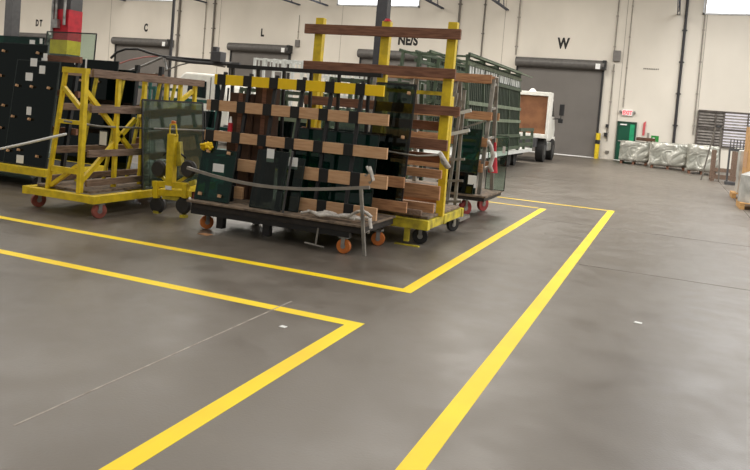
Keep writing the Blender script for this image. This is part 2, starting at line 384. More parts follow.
tape([((-2.145, -2.), (-2.145, 5.14)), ((-24, 5.14), (-2.145, 5.14))], .12, 'yellow L-shaped floor tape line in the left foreground')

# ---------------------------------------------------------------- small floor litter
for px, py, sz, m, l in [(205, 234.5, .08, WOODM, 'flat brown scrap on the floor below the black cart'), (283, 327, .028, STK, 'tiny white scrap near the tip of the foreground tape'), (638, 323, .035, STK, 'white scrap on the open floor right of the aisle tape')]:
    c = Vector((px-CX, -(py-CY), -FPX)); r = Vector((XW.dot(c), YW.dot(c), ZW.dot(c))); q = r*(-H/r.z)
    tag(MB().prism([(q.x-sz, q.y-sz*.5, .001), (q.x+sz*.8, q.y-sz*.7, .001), (q.x+sz, q.y+sz*.6, .001), (q.x-sz*.7, q.y+sz*.8, .001)], (0, 0, .004)).build('paper_scrap', m), l, 'litter')

# ================================================================ glass panes
def pane(x0, x1, z0, z1, Y, m, label, lean=0., name='glass_sheet', stickers=(), blocks=(), group=None, frame=.012, th=.012, border=None):
    """upright sheet facing the camera aisle; lean = how far the top goes back in Y"""
    t = thing(name, label, 'glass sheet', ((x0+x1)/2, Y, z0), group)
    def P(u, v, d=0.): return Vector((x0+(x1-x0)*u, Y+lean*v-d, z0+(z1-z0)*v))
    MB().prism([P(0,0), P(1,0), P(1,1), P(0,1)], (0, th, 0)).build('sheet', m, t)
    e = MB(); w = frame
    for a, b in (((0,0),(1,0)), ((1,0),(1,1)), ((1,1),(0,1)), ((0,1),(0,0))): e.bar(P(*a, -th/2), P(*b, -th/2), w, th*1.3, up=(0,1,0))
    e.build('edge_band', border or EDGE, t)
    for (u, v, w, h) in stickers:
        c = P(u, v, .004); k = MB(); k.box(c.x-w/2, c.x+w/2, c.y-.002, c.y+.002, c.z-h/2, c.z+h/2); k.build('sticker', STK, t)
    for (u, v) in blocks:
        c = P(u, v, .03); k = MB(); k.bar(c+Vector((-.018, 0, 0)), c+Vector((.018, 0, 0)), .036, .036, up=(0, .3, 1)); k.build('spacer_block', WOOD, t)
    return t
def bottomwall(*a): pass

# ================================================================ BLACK A-FRAME CART (front centre)
c2 = thing('glass_cart', 'black steel A-frame glass cart with yellow and black top board and tan boards', 'cart', (-4.3, 7.95, 0))
MB().box(-5.4, -3.1, 7.42, 8.40, .26, .34).build('deck', DECK, c2, .006)
MB().box(-5.45, -3.08, 7.38, 8.43, .34, .365).build('deck_board', DECKT, c2, .004)
bm_ = MB(); 
for y in (7.42, 8.32): bm_.box(-5.4, -3.25, y, y+.06, .2, .26)
bm_.build('under_rail', BLK, c2)
def fy(z): return 7.70+(z-.36)*.16      # front face of the A
def by(z): return 8.28-(z-.36)*.06
PX = [-5.42, -5.03, -4.65, -4.26, -3.87, -3.47]
for X in PX:
    MB().bar((X, fy(.36)+.03, .36), (X, fy(2.0)+.03, 1.98), .04, .04).build('upright', BLK, c2)
    MB().bar((X+.0, by(.36)-.03, .36), (X+.0, by(2.05)-.03, 2.07), .035, .035).build('upright', BLK, c2)
MB().bar((-5.5, 8.15, 2.07), (-3.3, 8.15, 2.07), .05, .05).build('ridge_rail', BLK, c2)
def board(x0, x1, z, yf, m, patches, h=.13, name='board', back=False):
    o = MB().bar((x0, yf, z), (x1, yf, z), .04, h).build(name, m, c2, .003)
    for X in patches:
        if x0 < X < x1: MB().box(X-.062, X+.062, yf-.024, yf+.024, z-h/2-.004, z+h/2+.004).build('rubber_pad', RUB, o)
    return o
board(-5.53, -3.17, 1.88, fy(1.9)-.02, SLATY, PX, .13)
board(-5.58, -3.06, 1.545, fy(1.52)-.02, WOOD, [x-.03 for x in PX], .135)
board(-5.54, -3.02, 1.16, fy(1.16)-.02, WOOD, [x-.04 for x in PX], .13)
board(-5.25, -4.72, .83, fy(.82)-.02, WOOD, [-5.04], .15)
board(-4.17, -2.97, .83, fy(.82)-.02, WOOD, [-3.78, -3.37], .15)
board(-5.22, -4.85, .49, fy(.5)-.02, WOOD, [-5.03], .15)
board(-4.22, -3.05, .46, fy(.5)-.02, WOOD, [-3.75, -3.4], .15)
for z, x0, x1 in ((.80, -4.3, -2.95), (.50, -4.3, -2.9)):
    board(x0, x1, z, by(z)+.02, WOODM, [], .13)
for X, l in ((-5.0, 7.5), (-4.35, 7.5)):
    MB().box(X-.045, X+.045, 7.46, 7.54, .06, .26).build('foot_leg', BLK, c2)
st = MB(); st.cyl((-3.66, 7.42, .05), (-3.64, 7.42, .26), .012, 8); st.cyl((-3.8, 7.42, .07), (-3.55, 7.42, .05), .012, 8); st.build('brake_lever', ALU, c2)
wheel(c2, -5.28, 7.6, .085, .05, ORG, .2, ang=.9)
wheel(c2, -3.34, 7.5, .085, .05, ORG, .2, ang=.0)
wheel(c2, -3.22, 8.24, .085, .05, ORG, .2, ang=.3)
wheel(c2, -5.0, 8.33, .085, .05, ALU, .2, ang=.4)
# cap strip on right
# curved strip and its two poles
tpts = []
for i in range(25):
    u = i/24; X = -5.48+u*2.44
    tpts.append((X, 7.40-.02*math.sin(math.pi*u), .80-.14*math.sin(math.pi*min(1,u*.9+.1))+ (-.0)*u))
t = thing('curved_trim_strip', 'long bowed grey metal strip leaning across the front of the black cart', 'metal strip', (-4.3, 7.4, .366))
m = MB()
for a, b in zip(tpts, tpts[1:]): m.bar(a, b, .03, .035)
m.build('strip', mat('pale_aluminium', (150, 144, 136), .45, .2), t)
MB().bar(tpts[-2], (-3.02, 7.36, .04), .035, .03).build('end_pole', ALU, t)
MB().bar((-4.05, 7.43, 1.1), (-4.12, 7.43, .37), .02, .02).build('prop_bar', GREYP, t)
# crumpled cloth straps
t = thing('lashing_strap', 'crumpled dirty white lashing strap lying on the right end of the black cart', 'strap', (-3.4, 7.45, .37))
m = MB(); rs = random.Random(3)
for k in range(5):
    pts = [(-3.9+k*.06+i*.09, 7.46+.05*math.sin(i*1.3+k*2)+.02*k, .395+.03*abs(math.sin(i*1.1+k))+.004*k) for i in range(8)]
    m.tube(pts, .017, 6)
pts = [(-3.3+.06*i, 7.44+.02*math.sin(i), .42+.10*math.sin(i*.52)) for i in range(6)]
m.tube(pts, .02, 6); m.tube([(-3.0, 7.38, .46), (-2.97, 7.36, .36), (-3.0, 7.35, .3)], .02, 6)
m.build('webbing', CLTH, t, smooth=True)
t = thing('lashing_strap', 'small white knotted strap hanging over the right end of the boards', 'strap', (-3.13, 7.7, .8))
MB().tube([(-3.16, 7.64, 1.0), (-3.13, 7.62, .95), (-3.1, 7.63, .86), (-3.14, 7.62, .82)], .022, 6).tube([(-3.2, 7.66, 1.0), (-3.14, 7.62, .93), (-3.2, 7.63, .9)], .016, 6).build('webbing', CLTH, t, smooth=True)
# panes on the black cart
pane(-5.42, -4.92, .375, 1.0, 7.5, G_TEAL, 'teal green glass sheet leaning on the left end of the black cart', .12, stickers=[(.55, .62, .16, .14)], blocks=[(.18, .12), (.75, .12), (.2, .96), (.8, .96)])
pane(-4.62, -4.2, .375, 1.06, 7.5, G_SMK, 'dark glass sheet with a tilted white paper sticker in the middle of the black cart', .12, stickers=[(.42, .92, .10, .16)])
pane(-4.33, -4.02, .375, 1.0, 7.6, G_SMK, 'second dark glass sheet with white sticker behind the bowed strip', .1, stickers=[(.5, .9, .13, .14)])
pane(-4.35, -3.25, .37, 1.35, 7.98, G_TEAL, 'teal glass sheet standing inside the right half of the black cart', .1)
# cardboard behind
for x0, x1, y, h, l in ((-5.33, -5.0, 7.99, 1.36, 'tall brown cardboard carton standing inside the black cart, left one'), (-4.98, -4.72, 8.04, 1.45, 'tall brown cardboard carton inside the black cart, right one')):
    t = thing('cardboard_carton', l, 'carton', ((x0+x1)/2, y+.09, .366))
    MB().box(x0, x1, y, y+.18, .366, .366+h).build('body', CARD, t, .004)
    MB().box((x0+x1)/2-.03, (x0+x1)/2+.03, y-.002, y, .366, .366+h).build('packing_tape', WOODD, t)
p = at(236, 119, 7.98); t = thing('spray_can', 'small red and white can standing among the boards of the black cart', 'can', (p.x, 7.95, 1.225))
MB().cyl((p.x, 7.86, 1.225), (p.x, 7.86, 1.34), .03, 14).build('body', REDP, t); MB().cyl((p.x, 7.86, 1.34), (p.x, 7.86, 1.42), .022, 14, .01).build('cap', STK, t)
t = thing('rag_bundle', 'bright yellow crumpled rag lying on top of the teal glass on the black cart', 'rag', (-5.36, 7.6, 1.0))
m = MB()
for k in range(9):
    a = k*.7; m.tube([(-5.36+.09*math.cos(a), 7.6+.03*math.sin(a), 1.02+.03*math.sin(a*2)), (-5.36, 7.6, 1.06), (-5.36-.08*math.cos(a+.5), 7.6, 1.03+.05*math.sin(a))], .02, 6)
m.build('rag', SLATY, t, smooth=True)

# ================================================================ YELLOW A-FRAME CART WITH BROWN TIMBERS
c3 = thing('glass_rack', 'tall yellow A-frame glass rack cart with long dark brown timbers', 'cart', (-3.7, 9.3, 0))
fr = MB()
for y in (8.55, 9.25, 10.1): fr.box(-4.85, -2.68, y-.05, y+.05, .22, .34)
for x in (-4.8, -3.7, -2.74): fr.box(x-.05, x+.05, 8.6, 9.2, .225, .335); fr.box(x-.05, x+.05, 9.3, 10.05, .225, .335)
fr.build('base_frame', YEL2, c3, .004)
MB().box(-4.8, -2.72, 8.6, 10.05, .345, .375).build('deck_board', DECKT, c3)
def yf3(z): return 8.9+(z-.34)*.03
def yb3(z): return 9.07
for i, X in enumerate((-4.6, -3.62, -2.71)):
    MB().bar((X, yf3(1.28), 1.28), (X, yf3(2.8), 2.84 if i != 1 else 2.82), .12, .09, up=(0,1,0)).build('post', YEL, c3, .004)
    MB().bar((X, yb3(.34), .34), (X, yb3(1.9), 1.9), .10, .08, up=(0,1,0)).build('post', YEL, c3, .004)
MB().cyl((-3.62, yf3(2.82)+.0, 2.82), (-3.62, yf3(2.82), 2.86), .06, 14, .03).build('post_cap', REDP, c3)
MB().bar((-4.7, 9.2, 1.93), (-2.76, 9.2, 1.93), .045, .05).build('tie_bar', YEL2, c3)
def timber3(x0, x1, z, h, m, back=False, d=.05):
    y = (yb3(z)+.075) if back else (yf3(z)-.085)
    MB().bar((x0, y, z), (x1, y, z), d, h).build('timber', m, c3, .004)
timber3(-4.79, -2.58, 2.68, .13, WOODD); timber3(-4.76, -2.60, 2.18, .125, WOODD)
timber3(-4.7, -2.5, 1.71, .12, WOODD); timber3(-4.7, -2.62, 1.27, .14, WOODD); timber3(-4.6, -2.66, .9, .11, WOODM); timber3(-4.6, -2.66, .66, .18, WOODM); timber3(-4.6, -2.72, .46, .12, WOODM)
for z in (.55, 1.08, 1.5): timber3(-4.8, -2.72, z, .12, WOODD if z > 1 else WOODM, True)
wheel(c3, -2.8, 10.05, .1, .05, BLK, .22, ang=1.0); wheel(c3, -4.7, 8.7, .1, .05, BLK, .22, ang=.3); wheel(c3, -4.7, 10.0, .1, .05, BLK, .22, ang=.3); wheel(c3, -2.85, 8.75, .1, .05, BLK, .22, ang=.3)
MB().box(-2.99, -2.93, 8.52, 8.58, .05, .22).build('foot_jack', YEL2, c3)
tag(MB().box(-3.1, -2.78, 8.5, 8.56, 0, .012).build('wooden_strip', YEL2), 'short yellow strip lying on the floor below the yellow rack corner', 'strip')
tag(MB().box(-4.6, -2.8, 8.56, 8.62, .375, .45).build('timber_offcut', WOODG, bevel=.01), 'worn timber offcut lying along the front of the yellow rack base', 'timber')
pane(-3.56, -3.03, .46, 2.0, 8.44, G_SMK, 'tall dark-edged glass sheet leaning on the yellow rack', .20, frame=.02, blocks=[(.86, .93), (.85, .57), (.8, .22), (.82, .04), (.2, .04)], border=BLK)
pane(-4.3, -3.3, .46, 1.35, 8.54, G_TEAL, 'teal green glass sheet behind the black cart on the yellow rack', .12, frame=.02)
pane(-3.95, -3.2, .46, 1.0, 8.64, G_DARK, 'short dark green glass sheet low against the yellow rack', .06, frame=.02)
tag(MB().tube([at(381, 150, 8.5), at(400, 153.5, 8.5), at(418, 156, 8.5), at(441, 155, 8.6)], .012, 8).build('tension_rod', ALU, smooth=True), 'long thin white rod strapped across the glass on the yellow rack', 'rod')
t = thing('canvas_strap', 'dirty white canvas strap hanging from the rod at the right yellow post', 'strap', (-2.72, 8.74, .8))
a = at(440, 153, 8.6); b = at(449, 168, 8.6)
MB().tube([a, at(443, 158, 8.58), at(446, 163, 8.58), b], .03, 8).tube([a, at(442, 162, 8.6), at(447, 168, 8.6)], .018, 6).build('webbing', CLTH, t, smooth=True)

# ================================================================ GREY METAL CART WITH RED WHEELS
c4 = thing('glass_cart', 'grey metal A-frame glass cart with red wheels and orange brown boards', 'cart', (-3.8, 12.1, 0))
MB().box(-5.2, -2.72, 11.5, 12.75, .3, .36).build('deck', DECK, c4); MB().box(-5.2, -2.7, 11.48, 12.77, .36, .39).build('deck_board', DECKT, c4)
def yf4(z): return 11.7+(z-.39)*.18
def yb4(z): return 12.6-(z-.39)*.18
for X in (-5.0, -4.3, -3.5, -2.86):
    MB().bar((X, yf4(.39), .39), (X, yf4(2.3), 2.3), .06).build('upright', ALU, c4); MB().bar((X, yb4(.39), .39), (X, yb4(2.35), 2.35), .06).build('upright', ALU, c4)
for z in (.8, 1.3, 1.8, 2.2):
    MB().bar((-2.86, yf4(z), z), (-2.86, yb4(z), z+.03), .04).build('end_brace', ALU, c4)
MB().bar((-3.5, yf4(.4)-.06, .4), (-2.9, yf4(1.1)-.06, 1.1), .03).build('diagonal_brace', ALU, c4)
MB().bar((-3.5, yf4(1.3)-.06, 1.35), (-2.9, yf4(1.6)-.06, 1.6), .03).build('diagonal_brace', ALU, c4)
for z, x0, x1, m in ((2.3, -4.95, -2.88, WOODM), (1.68, -4.9, -2.8, WOODM), (1.24, -4.9, -2.82, WOODM), (.82, -4.9, -2.84, WOODM)):
    MB().bar((x0, yf4(z)-.06, z), (x1, yf4(z)-.06, z), .05, .14).build('timber', m, c4, .004); MB().bar((x0, yb4(z)+.06, z), (x1, yb4(z)+.06, z), .05, .13).build('timber', m, c4, .004)
wheel(c4, -3.09, 11.75, .13, .055, REDW, .3, ang=1.0); wheel(c4, -3.0, 12.62, .13, .055, REDW, .3, ang=1.1); wheel(c4, -4.9, 11.75, .13, .055, REDW, .3, ang=1.); wheel(c4, -4.9, 12.6, .13, .055, REDW, .3, ang=1.)
pane(-3.42, -2.92, .4, .74, 11.5, G_DARK, 'short black glass sheet with two white labels on the grey cart', .04, stickers=[(.95, .6, .14, .2), (.05, .5, .05, .2)])
pane(-3.36, -2.9, .4, 1.45, 11.56, G_TEAL, 'blue green glass sheet leaning on the right end of the grey cart', .16)
pane(-3.0, -2.66, .392, 1.35, 12.68, G_CLR, 'pale clear glass sheet standing past the far right end of the grey cart', .05, stickers=[(.8, .75, .05, .12)])
# cone hung on the end of the cart
p = at(492, 179, 12.1); t = thing('traffic_cone', 'small red and white cone hanging on the right end of the grey cart', 'cone', (p.x, 12.1, .72))
MB().cyl((p.x, 12.1, .74), (p.x, 12.1, 1.0), .085, 20, .05).build('lower_cone', REDP, t); MB().cyl((p.x, 12.1, 1.0), (p.x, 12.1, 1.1), .05, 20, .035).build('white_band', STK, t); MB().cyl((p.x, 12.1, 1.1), (p.x, 12.1, 1.25), .035, 20, .02).build('tip', REDP, t)
t = thing('canvas_strap', 'grey canvas strap looped over the end upright of the grey cart', 'strap', (-2.75, 11.7, 1.0))
MB().tube([at(488, 141, 11.8), at(491, 146, 11.75), at(493, 156, 11.75), at(490, 166, 11.75), at(492, 172, 11.75)], .035, 8).build('webbing', CLTH, t, smooth=True)
# narrow aluminium ladder-like stand between the yellow rack and grey cart
c5 = thing('metal_stand', 'slim bare aluminium A-frame stand between the yellow rack and the red wheeled cart', 'stand', (-3.15, 10.9, 0))
for (a, b) in (((-3.32, 10.8, .1), (-3.12, 10.8, 2.0)), ((-3.0, 10.8, .1), (-3.0, 10.8, 2.05)), ((-3.22, 11.1, .1), (-3.1, 11.0, 1.9))):
    MB().bar(a, b, .045).build('leg', ALU, c5)
for z in (.3, .62, .95, 1.35, 1.7): MB().bar((-3.36+.08*z, 10.78, z), (-2.9, 10.78, z+.05), .035).build('rung', ALU, c5)
MB().box(-3.4, -2.85, 10.6, 11.2, .06, .11).build('base', ALU, c5)
for z, s in ((1.36, 'leaf'), (1.66, 'leaf')): MB().bar((-3.25, 10.74, z-.03), (-2.85, 10.72, z+.09), .03, .05).build('clamp', WHR, c5)
wheel(c5, -3.3, 10.7, .05, .03, BLK, .1, 'foot_wheel'); wheel(c5, -2.92, 10.7, .05, .03, BLK, .1, 'foot_wheel')

# ================================================================ YELLOW RACK CART AT LEFT (runs away from the camera)
c6 = thing('glass_rack', 'low yellow A-frame rack cart at left with grey brown timbers, end towards camera', 'cart', (-7.3, 8.3, 0))
fr = MB()
for x in (-7.7, -6.6): fr.box(x-.05, x+.05, 7.0, 9.6, .2, .3)
for y in (7.05, 8.3, 9.55): fr.box(-7.65, -6.65, y-.05, y+.05, .205, .295)
fr.build('base_frame', YEL, c6, .004)
MB().box(-7.65, -6.75, 7.15, 9.5, .3, .33).build('deck_board', DECKT, c6)
MB().bar((-7.42, 7.1, .3), (-7.22, 7.1, 1.88), .045, .05).build('end_leg', YEL, c6, .004)
MB().bar((-6.88, 7.1, .3), (-6.9, 7.1, 1.88), .058, .07).build('end_leg', YEL, c6, .004)
MB().box(-7.25, -6.86, 7.06, 7.14, 1.81, 1.88).build('end_top_bar', YEL, c6)
MB().box(-7.28, -6.9, 7.08, 7.13, 1.16, 1.21).build('end_mid_bar', YEL, c6)
MB().box(-7.36, -6.9, 7.08, 7.13, .53, .60).build('end_low_bar', YEL, c6)
MB().bar((-7.24, 7.1, 1.62), (-6.95, 7.1, 1.38), .05).build('end_diagonal', YEL, c6); MB().bar((-7.38, 7.12, .34), (-6.95, 7.12, .64), .05).build('end_diagonal', YEL, c6)
for i, Y in enumerate((7.72, 8.24, 8.72, 9.04, 9.4)):
    MB().bar((-6.9, Y, .33), (-6.92, Y, 1.8), .05, .055).build('side_post', YEL, c6, .004); MB().bar((-7.55, Y, .33), (-7.3, Y, 1.8), .04, .04).build('side_post', YEL2, c6, .004)
for (y0, z0, y1, z1) in ((7.15, 1.6, 8.1, .78), (7.15, .42, 8.1, 1.25), (8.2, 1.3, 9.3, .5), (8.25, .45, 8.9, 1.2), (8.66, 1.3, 9.35, 1.7)):
    MB().bar((-6.93, y0, z0), (-6.93, y1, z1), .045, .06).build('side_diagonal', YEL, c6)
for z, h in ((1.83, .1), (1.37, .09), (.8, .09), (.42, .08)):
    MB().bar((-6.84, 7.16, z), (-6.84, 9.5, z), .04, h).build('timber', WOODG, c6, .004)
    MB().bar((-7.28-(1.83-z)*.13, 7.15, z), (-7.28-(1.83-z)*.13, 9.5, z), .05, h).build('timber', WOODG, c6, .004)
for X, Y in ((-6.62, 7.18), (-7.72, 7.25), (-6.75, 9.4), (-7.8, 9.4)): wheel(c6, X, Y, .095, .05, PINKW, .2, ang=1.2)
# sheets leaning along the right side of the left yellow rack
def side_pane(X, y0, y1, z0, z1, m, label, lean, frame=.025):
    t = thing('glass_sheet', label, 'glass sheet', (X, (y0+y1)/2, z0))
    def P(u, v): return Vector((X-lean*v, y0+(y1-y0)*u, z0+(z1-z0)*v))
    MB().prism([P(0,0), P(1,0), P(1,1), P(0,1)], (.012, 0, 0)).build('sheet', m, t)
    e = MB()
    for a, b in (((0,0),(1,0)), ((1,0),(1,1)), ((1,1),(0,1)), ((0,1),(0,0))): e.bar(P(*a)+Vector((.006,0,0)), P(*b)+Vector((.006,0,0)), frame, .018, up=(1,0,0))
    e.build('edge_band', BLK, t); return t
side_pane(-6.63, 7.98, 9.35, .302, 1.53, G_GREY, 'large smoky green glass sheet along the yellow rack behind the suction cup lifter', .1)
side_pane(-6.68, 8.2, 9.5, .302, 1.40, G_SMK, 'second smoky glass sheet behind the lifter, mostly hidden by the first', .1)
tag(MB().tube([at(64, 121, 7.0), at(100, 126.5, 7.4), at(140, 128, 8.2), at(206, 131, 8.3)], .014, 8).build('tension_rod', ALU, smooth=True), 'thin grey rod running from the left yellow rack across the smoky glass', 'rod')
tag(MB().tube([at(0, 149, 7.0), at(30, 142.5, 7.0), at(55, 136.5, 6.98), at(66, 134, 6.98)], .017, 8).build('tension_rod', STK, smooth=True), 'pale rod slanting across the dark glass stacks at the left edge', 'rod')
# white things lying in the left rack
p = at(92, 140, 7.9); pane(-7.36, -7.22, .85, 1.05, 7.9, STK, 'small white paper sheet inside the left yellow rack', name='paper_sheet')['category'] = 'paper'

# ================================================================ SUCTION CUP LIFTER
LY = 8.05
lf = thing('vacuum_lifter', 'yellow glass lifter with four round black suction cups', 'lifter', (-6.22, LY, 0))
def Lp(px, py, d=0.): q = at(px, py, LY+d); return q
def lbar(a, b, w, h, name, m=YEL, d=0.): return MB().bar(Lp(*a, d), Lp(*b, d), w*1.3, h*1.2, up=(0,1,0)).build(name, m, lf, .004)
CUPS = [(157.5, 169), (187, 169), (156, 205), (182, 205.5)]
for px, py in CUPS:
    q = Lp(px, py, -.02); m = MB(); m.cyl(q+Vector((0, .03, 0)), q+Vector((0, .09, 0)), .122, 32, .10); m.cyl(q+Vector((0, -.005, 0)), q+Vector((0, .03, 0)), .10, 32, .122); m.build('suction_cup', mat('cup_rubber', (50, 49, 48), .6), lf)
lbar((173, 134), (170.5, 186), .085, .08, 'mast'); lbar((177, 142), (179, 166), .10, .06, 'pump_box', YEL2, .06)
m = MB(); 
for a, b in (((169.5, 136), (170.5, 124.5)), ((177, 136), (176, 124.5)), ((170.5, 124.5), (176, 124.5)), ((169.5, 136), (177, 136))): m.cyl(Lp(*a, -.03), Lp(*b, -.03), .01, 8)
m.build('handle_loop', YEL, lf)
MB().cyl(Lp(173.5, 124.5), Lp(174, 121), .035, 12, .03).build('control_knob', ORG, lf)
lbar((153.5, 183.5), (189, 186), .06, .06, 'cross_bar'); lbar((153.5, 192), (190, 194), .065, .06, 'cross_bar')
lbar((156.5, 181), (156.5, 198), .05, .06, 'side_plate', d=-.03); lbar((186, 184), (185, 198), .05, .06, 'side_plate', d=-.03)
lbar((163, 197), (180, 199), .04, .04, 'lower_bar', YEL2); lbar((190, 184), (196, 182), .05, .04, 'side_handle', YEL2)
m = MB(); m.box(*(lambda q: (q.x-.05, q.x+.05, LY-.05, LY-.04, q.z-.025, q.z+.025))(Lp(170.5, 187.5)), ); m.build('name_plate', STK, lf)
lbar((171, 187), (158.5, 172), .03, .03, 'cup_arm', YEL2, .05); lbar((171, 187), (192, 173), .03, .03, 'cup_arm', YEL2, .05); lbar((160, 192), (158.5, 203), .03, .03, 'cup_arm', YEL2, .05); lbar((182, 193), (184, 206), .03, .03, 'cup_arm', YEL2, .05)
MB().tube([Lp(163, 156, .05), Lp(167, 152, .05), Lp(173, 151, .08), Lp(180, 153, .05), Lp(186, 158, .05)], .012, 8).build('air_hose', BLK, lf, smooth=True)
for px, py in ((157, 216), (184, 216)): 
    q = Lp(px, 213); MB().box(q.x-.04, q.x+.04, LY-.04, LY+.04, .0, .035).build('foot', YEL2, lf)
MB().bar((Lp(157, 204).x, LY+.03, .02), (Lp(157, 204).x, LY+.03, .15), .03).build('foot_stem', BLK, lf); MB().bar((Lp(184, 206).x, LY+.03, .02), (Lp(184, 206).x, LY+.03, .15), .03).build('foot_stem', BLK, lf)

# ================================================================ DARK GLASS RACKS AT FAR LEFT
c8 = thing('glass_cart', 'dark rack cart on a yellow base at the left edge loaded with dark glass', 'cart', (-9.9, 8.9, 0))
fr = MB(); fr.box(-11.6, -8.72, 8.28, 8.4, .22, .33); fr.box(-11.6, -8.72, 9.5, 9.6, .22, .33); fr.box(-8.82, -8.72, 8.4, 9.5, .22, .33); fr.build('base_frame', YEL, c8)
MB().box(-11.6, -8.82, 8.4, 9.5, .26, .335).build('deck', DECK, c8)
for X in (-11.2, -10.2, -9.5, -8.9): MB().bar((X, 8.8, .335), (X, 9.0, 2.1), .06).build('upright', BLK, c8)
for z in (.9, 1.5, 2.05): MB().bar((-11.3, 8.95, z), (-8.8, 8.95, z), .05, .1).build('timber', WOODD, c8)
for X, Y in ((-8.95, 8.4), (-11.3, 8.4), (-8.95, 9.45), (-11.3, 9.45)): wheel(c8, X, Y, .1, .05, BLK, .22, ang=.8)
B4 = [(.15, .93), (.85, .93), (.15, .72), (.8, .72), (.3, .47), (.75, .47), (.3, .28), (.8, .28), (.2, .06), (.7, .06)]
pane(-10.3, -9.24, .34, 2.24, 8.5, G_DARK, 'tall dark green glass sheet at the left edge with pale tape top corner', .18, stickers=[(.98, .86, .12, .12)], blocks=B4)
pane(-9.75, -8.86, .34, 1.98, 8.42, G_DARK, 'dark glass sheet with several white square stickers at the left', .16, stickers=[((at(px, py, 8.5).x+9.75)/.89, (at(px, py, 8.5).z-.34)/1.64, w_, .13) for px, py, w_ in ((26.5, 76.6, .15), (39, 69.5, .12), (29, 111, .1), (24, 159, .15), (41, 57, .08), (30, 62, .14))], blocks=[(.1, .75), (.45, .75), (.85, .75), (.1, .45), (.5, .44), (.1, .12), (.35, .14), (.8, .1)], frame=.02)
pane(-10.9, -9.6, .34, 2.1, 8.62, G_TEAL, 'teal tinted glass sheet behind the stack at the left edge', .15)
# rack behind it
c9 = thing('glass_rack', 'black steel rack of stored dark glass behind the left carts', 'rack', (-10.2, 10.6, 0))
MB().box(-11.8, -8.6, 10.0, 11.4, .0, .2).build('base', BLK, c9)
for X in (-11.4, -10.6, -9.9, -9.3, -8.75): MB().bar((X, 10.75, .2), (X, 10.85, 2.1), .07).build('upright', BLK, c9)
for z in (.7, 1.3, 1.9): MB().bar((-11.6, 10.85, z), (-8.7, 10.85, z), .05, .12).build('timber', WOODD, c9)
pane(-10.62, -9.28, .205, 2.12, 10.2, G_DARK, 'wide dark glass sheet in the rack behind the left carts', .12, stickers=[(.3, .97, .16, .1), (.45, .93, .04, .3)], blocks=[(.4, .8), (.7, .8), (.5, .5), (.8, .5)])
pane(-10.4, -8.95, .205, 1.98, 10.3, G_DARK, 'dark glass sheet at the right end of the rear left rack', .12, blocks=[(.3, .6), (.7, .6), (.5, .3)])
pane(-11.3, -10.08, .205, 2.62, 10.46, G_CLR, 'tall clear tinted glass sheet rising in front of the red column', .12, frame=.022, border=BLK, stickers=[(.07, .985, .05, .04)])
pane(-12.9, -11.4, .205, 2.5, 10.5, G_TEAL, 'tall teal glass sheet at the top left edge with pale taped patches', .12, stickers=[(.8, .95, .14, .12), (.95, .97, .07, .1)])

# ================================================================ COLUMNS
t = thing('steel_column', 'steel building column painted red over a yellow band, with grey pipes', 'column', (-16.6, 16.3, 0))
z1 = 2.47; z2 = 2.87; z3 = 3.75
MB().box(-16.93, -16.3, 16, 16.5, 0, z1).build('lower_shaft', GREYP, t)
MB().box(-16.94, -16.29, 15.99, 16.51, z1, z2).build('yellow_band', COLY, t)
MB().box(-16.94, -16.29, 15.99, 16.51, z2, z3).build('red_band', REDP, t)
MB().box(-16.93, -16.3, 16.05, 16.5, z3, 9.58).build('upper_shaft', GREYP, t)
for x in (-16.85, -16.72, -16.4): MB().cyl((x, 15.94, 3.3 if x > -16.8 else 2.9), (x, 15.94, 9.5), .04, 10).build('pipe', ZINC, t)
MB().box(-16.78, -16.58, 15.86, 15.98, 3.2, 3.45).build('gauge_box', ZINC, t)
p0 = at(0, 15, 22)
t = thing('steel_column', 'plain dark grey building column near the top left edge', 'column', (-26.1, 22.2, 0))
a = at(5, 10, 22).x; b = at(12.5, 10, 22).x; MB().box(a, b, 22, 22.4, 0, 9.58).build('shaft', GREYP, t); MB().box(a-.1, b+.1, 21.9, 22.5, 0, .03).build('base_plate', GREYP, t)
t = thing('steel_column', 'dark narrow building column behind the middle post of the tall yellow rack', 'column', (-8.3, 20.2, 0))
a = at(376.5, 10, 20).x; b = at(387, 10, 20).x; MB().box(a, b, 20, 20.3, 0, 9.58).build('shaft', mat('charcoal_steel', (50, 50, 54), .5), t); MB().box(a-.1, b+.1, 19.9, 20.4, 0, .03).build('base_plate', BLK, t)

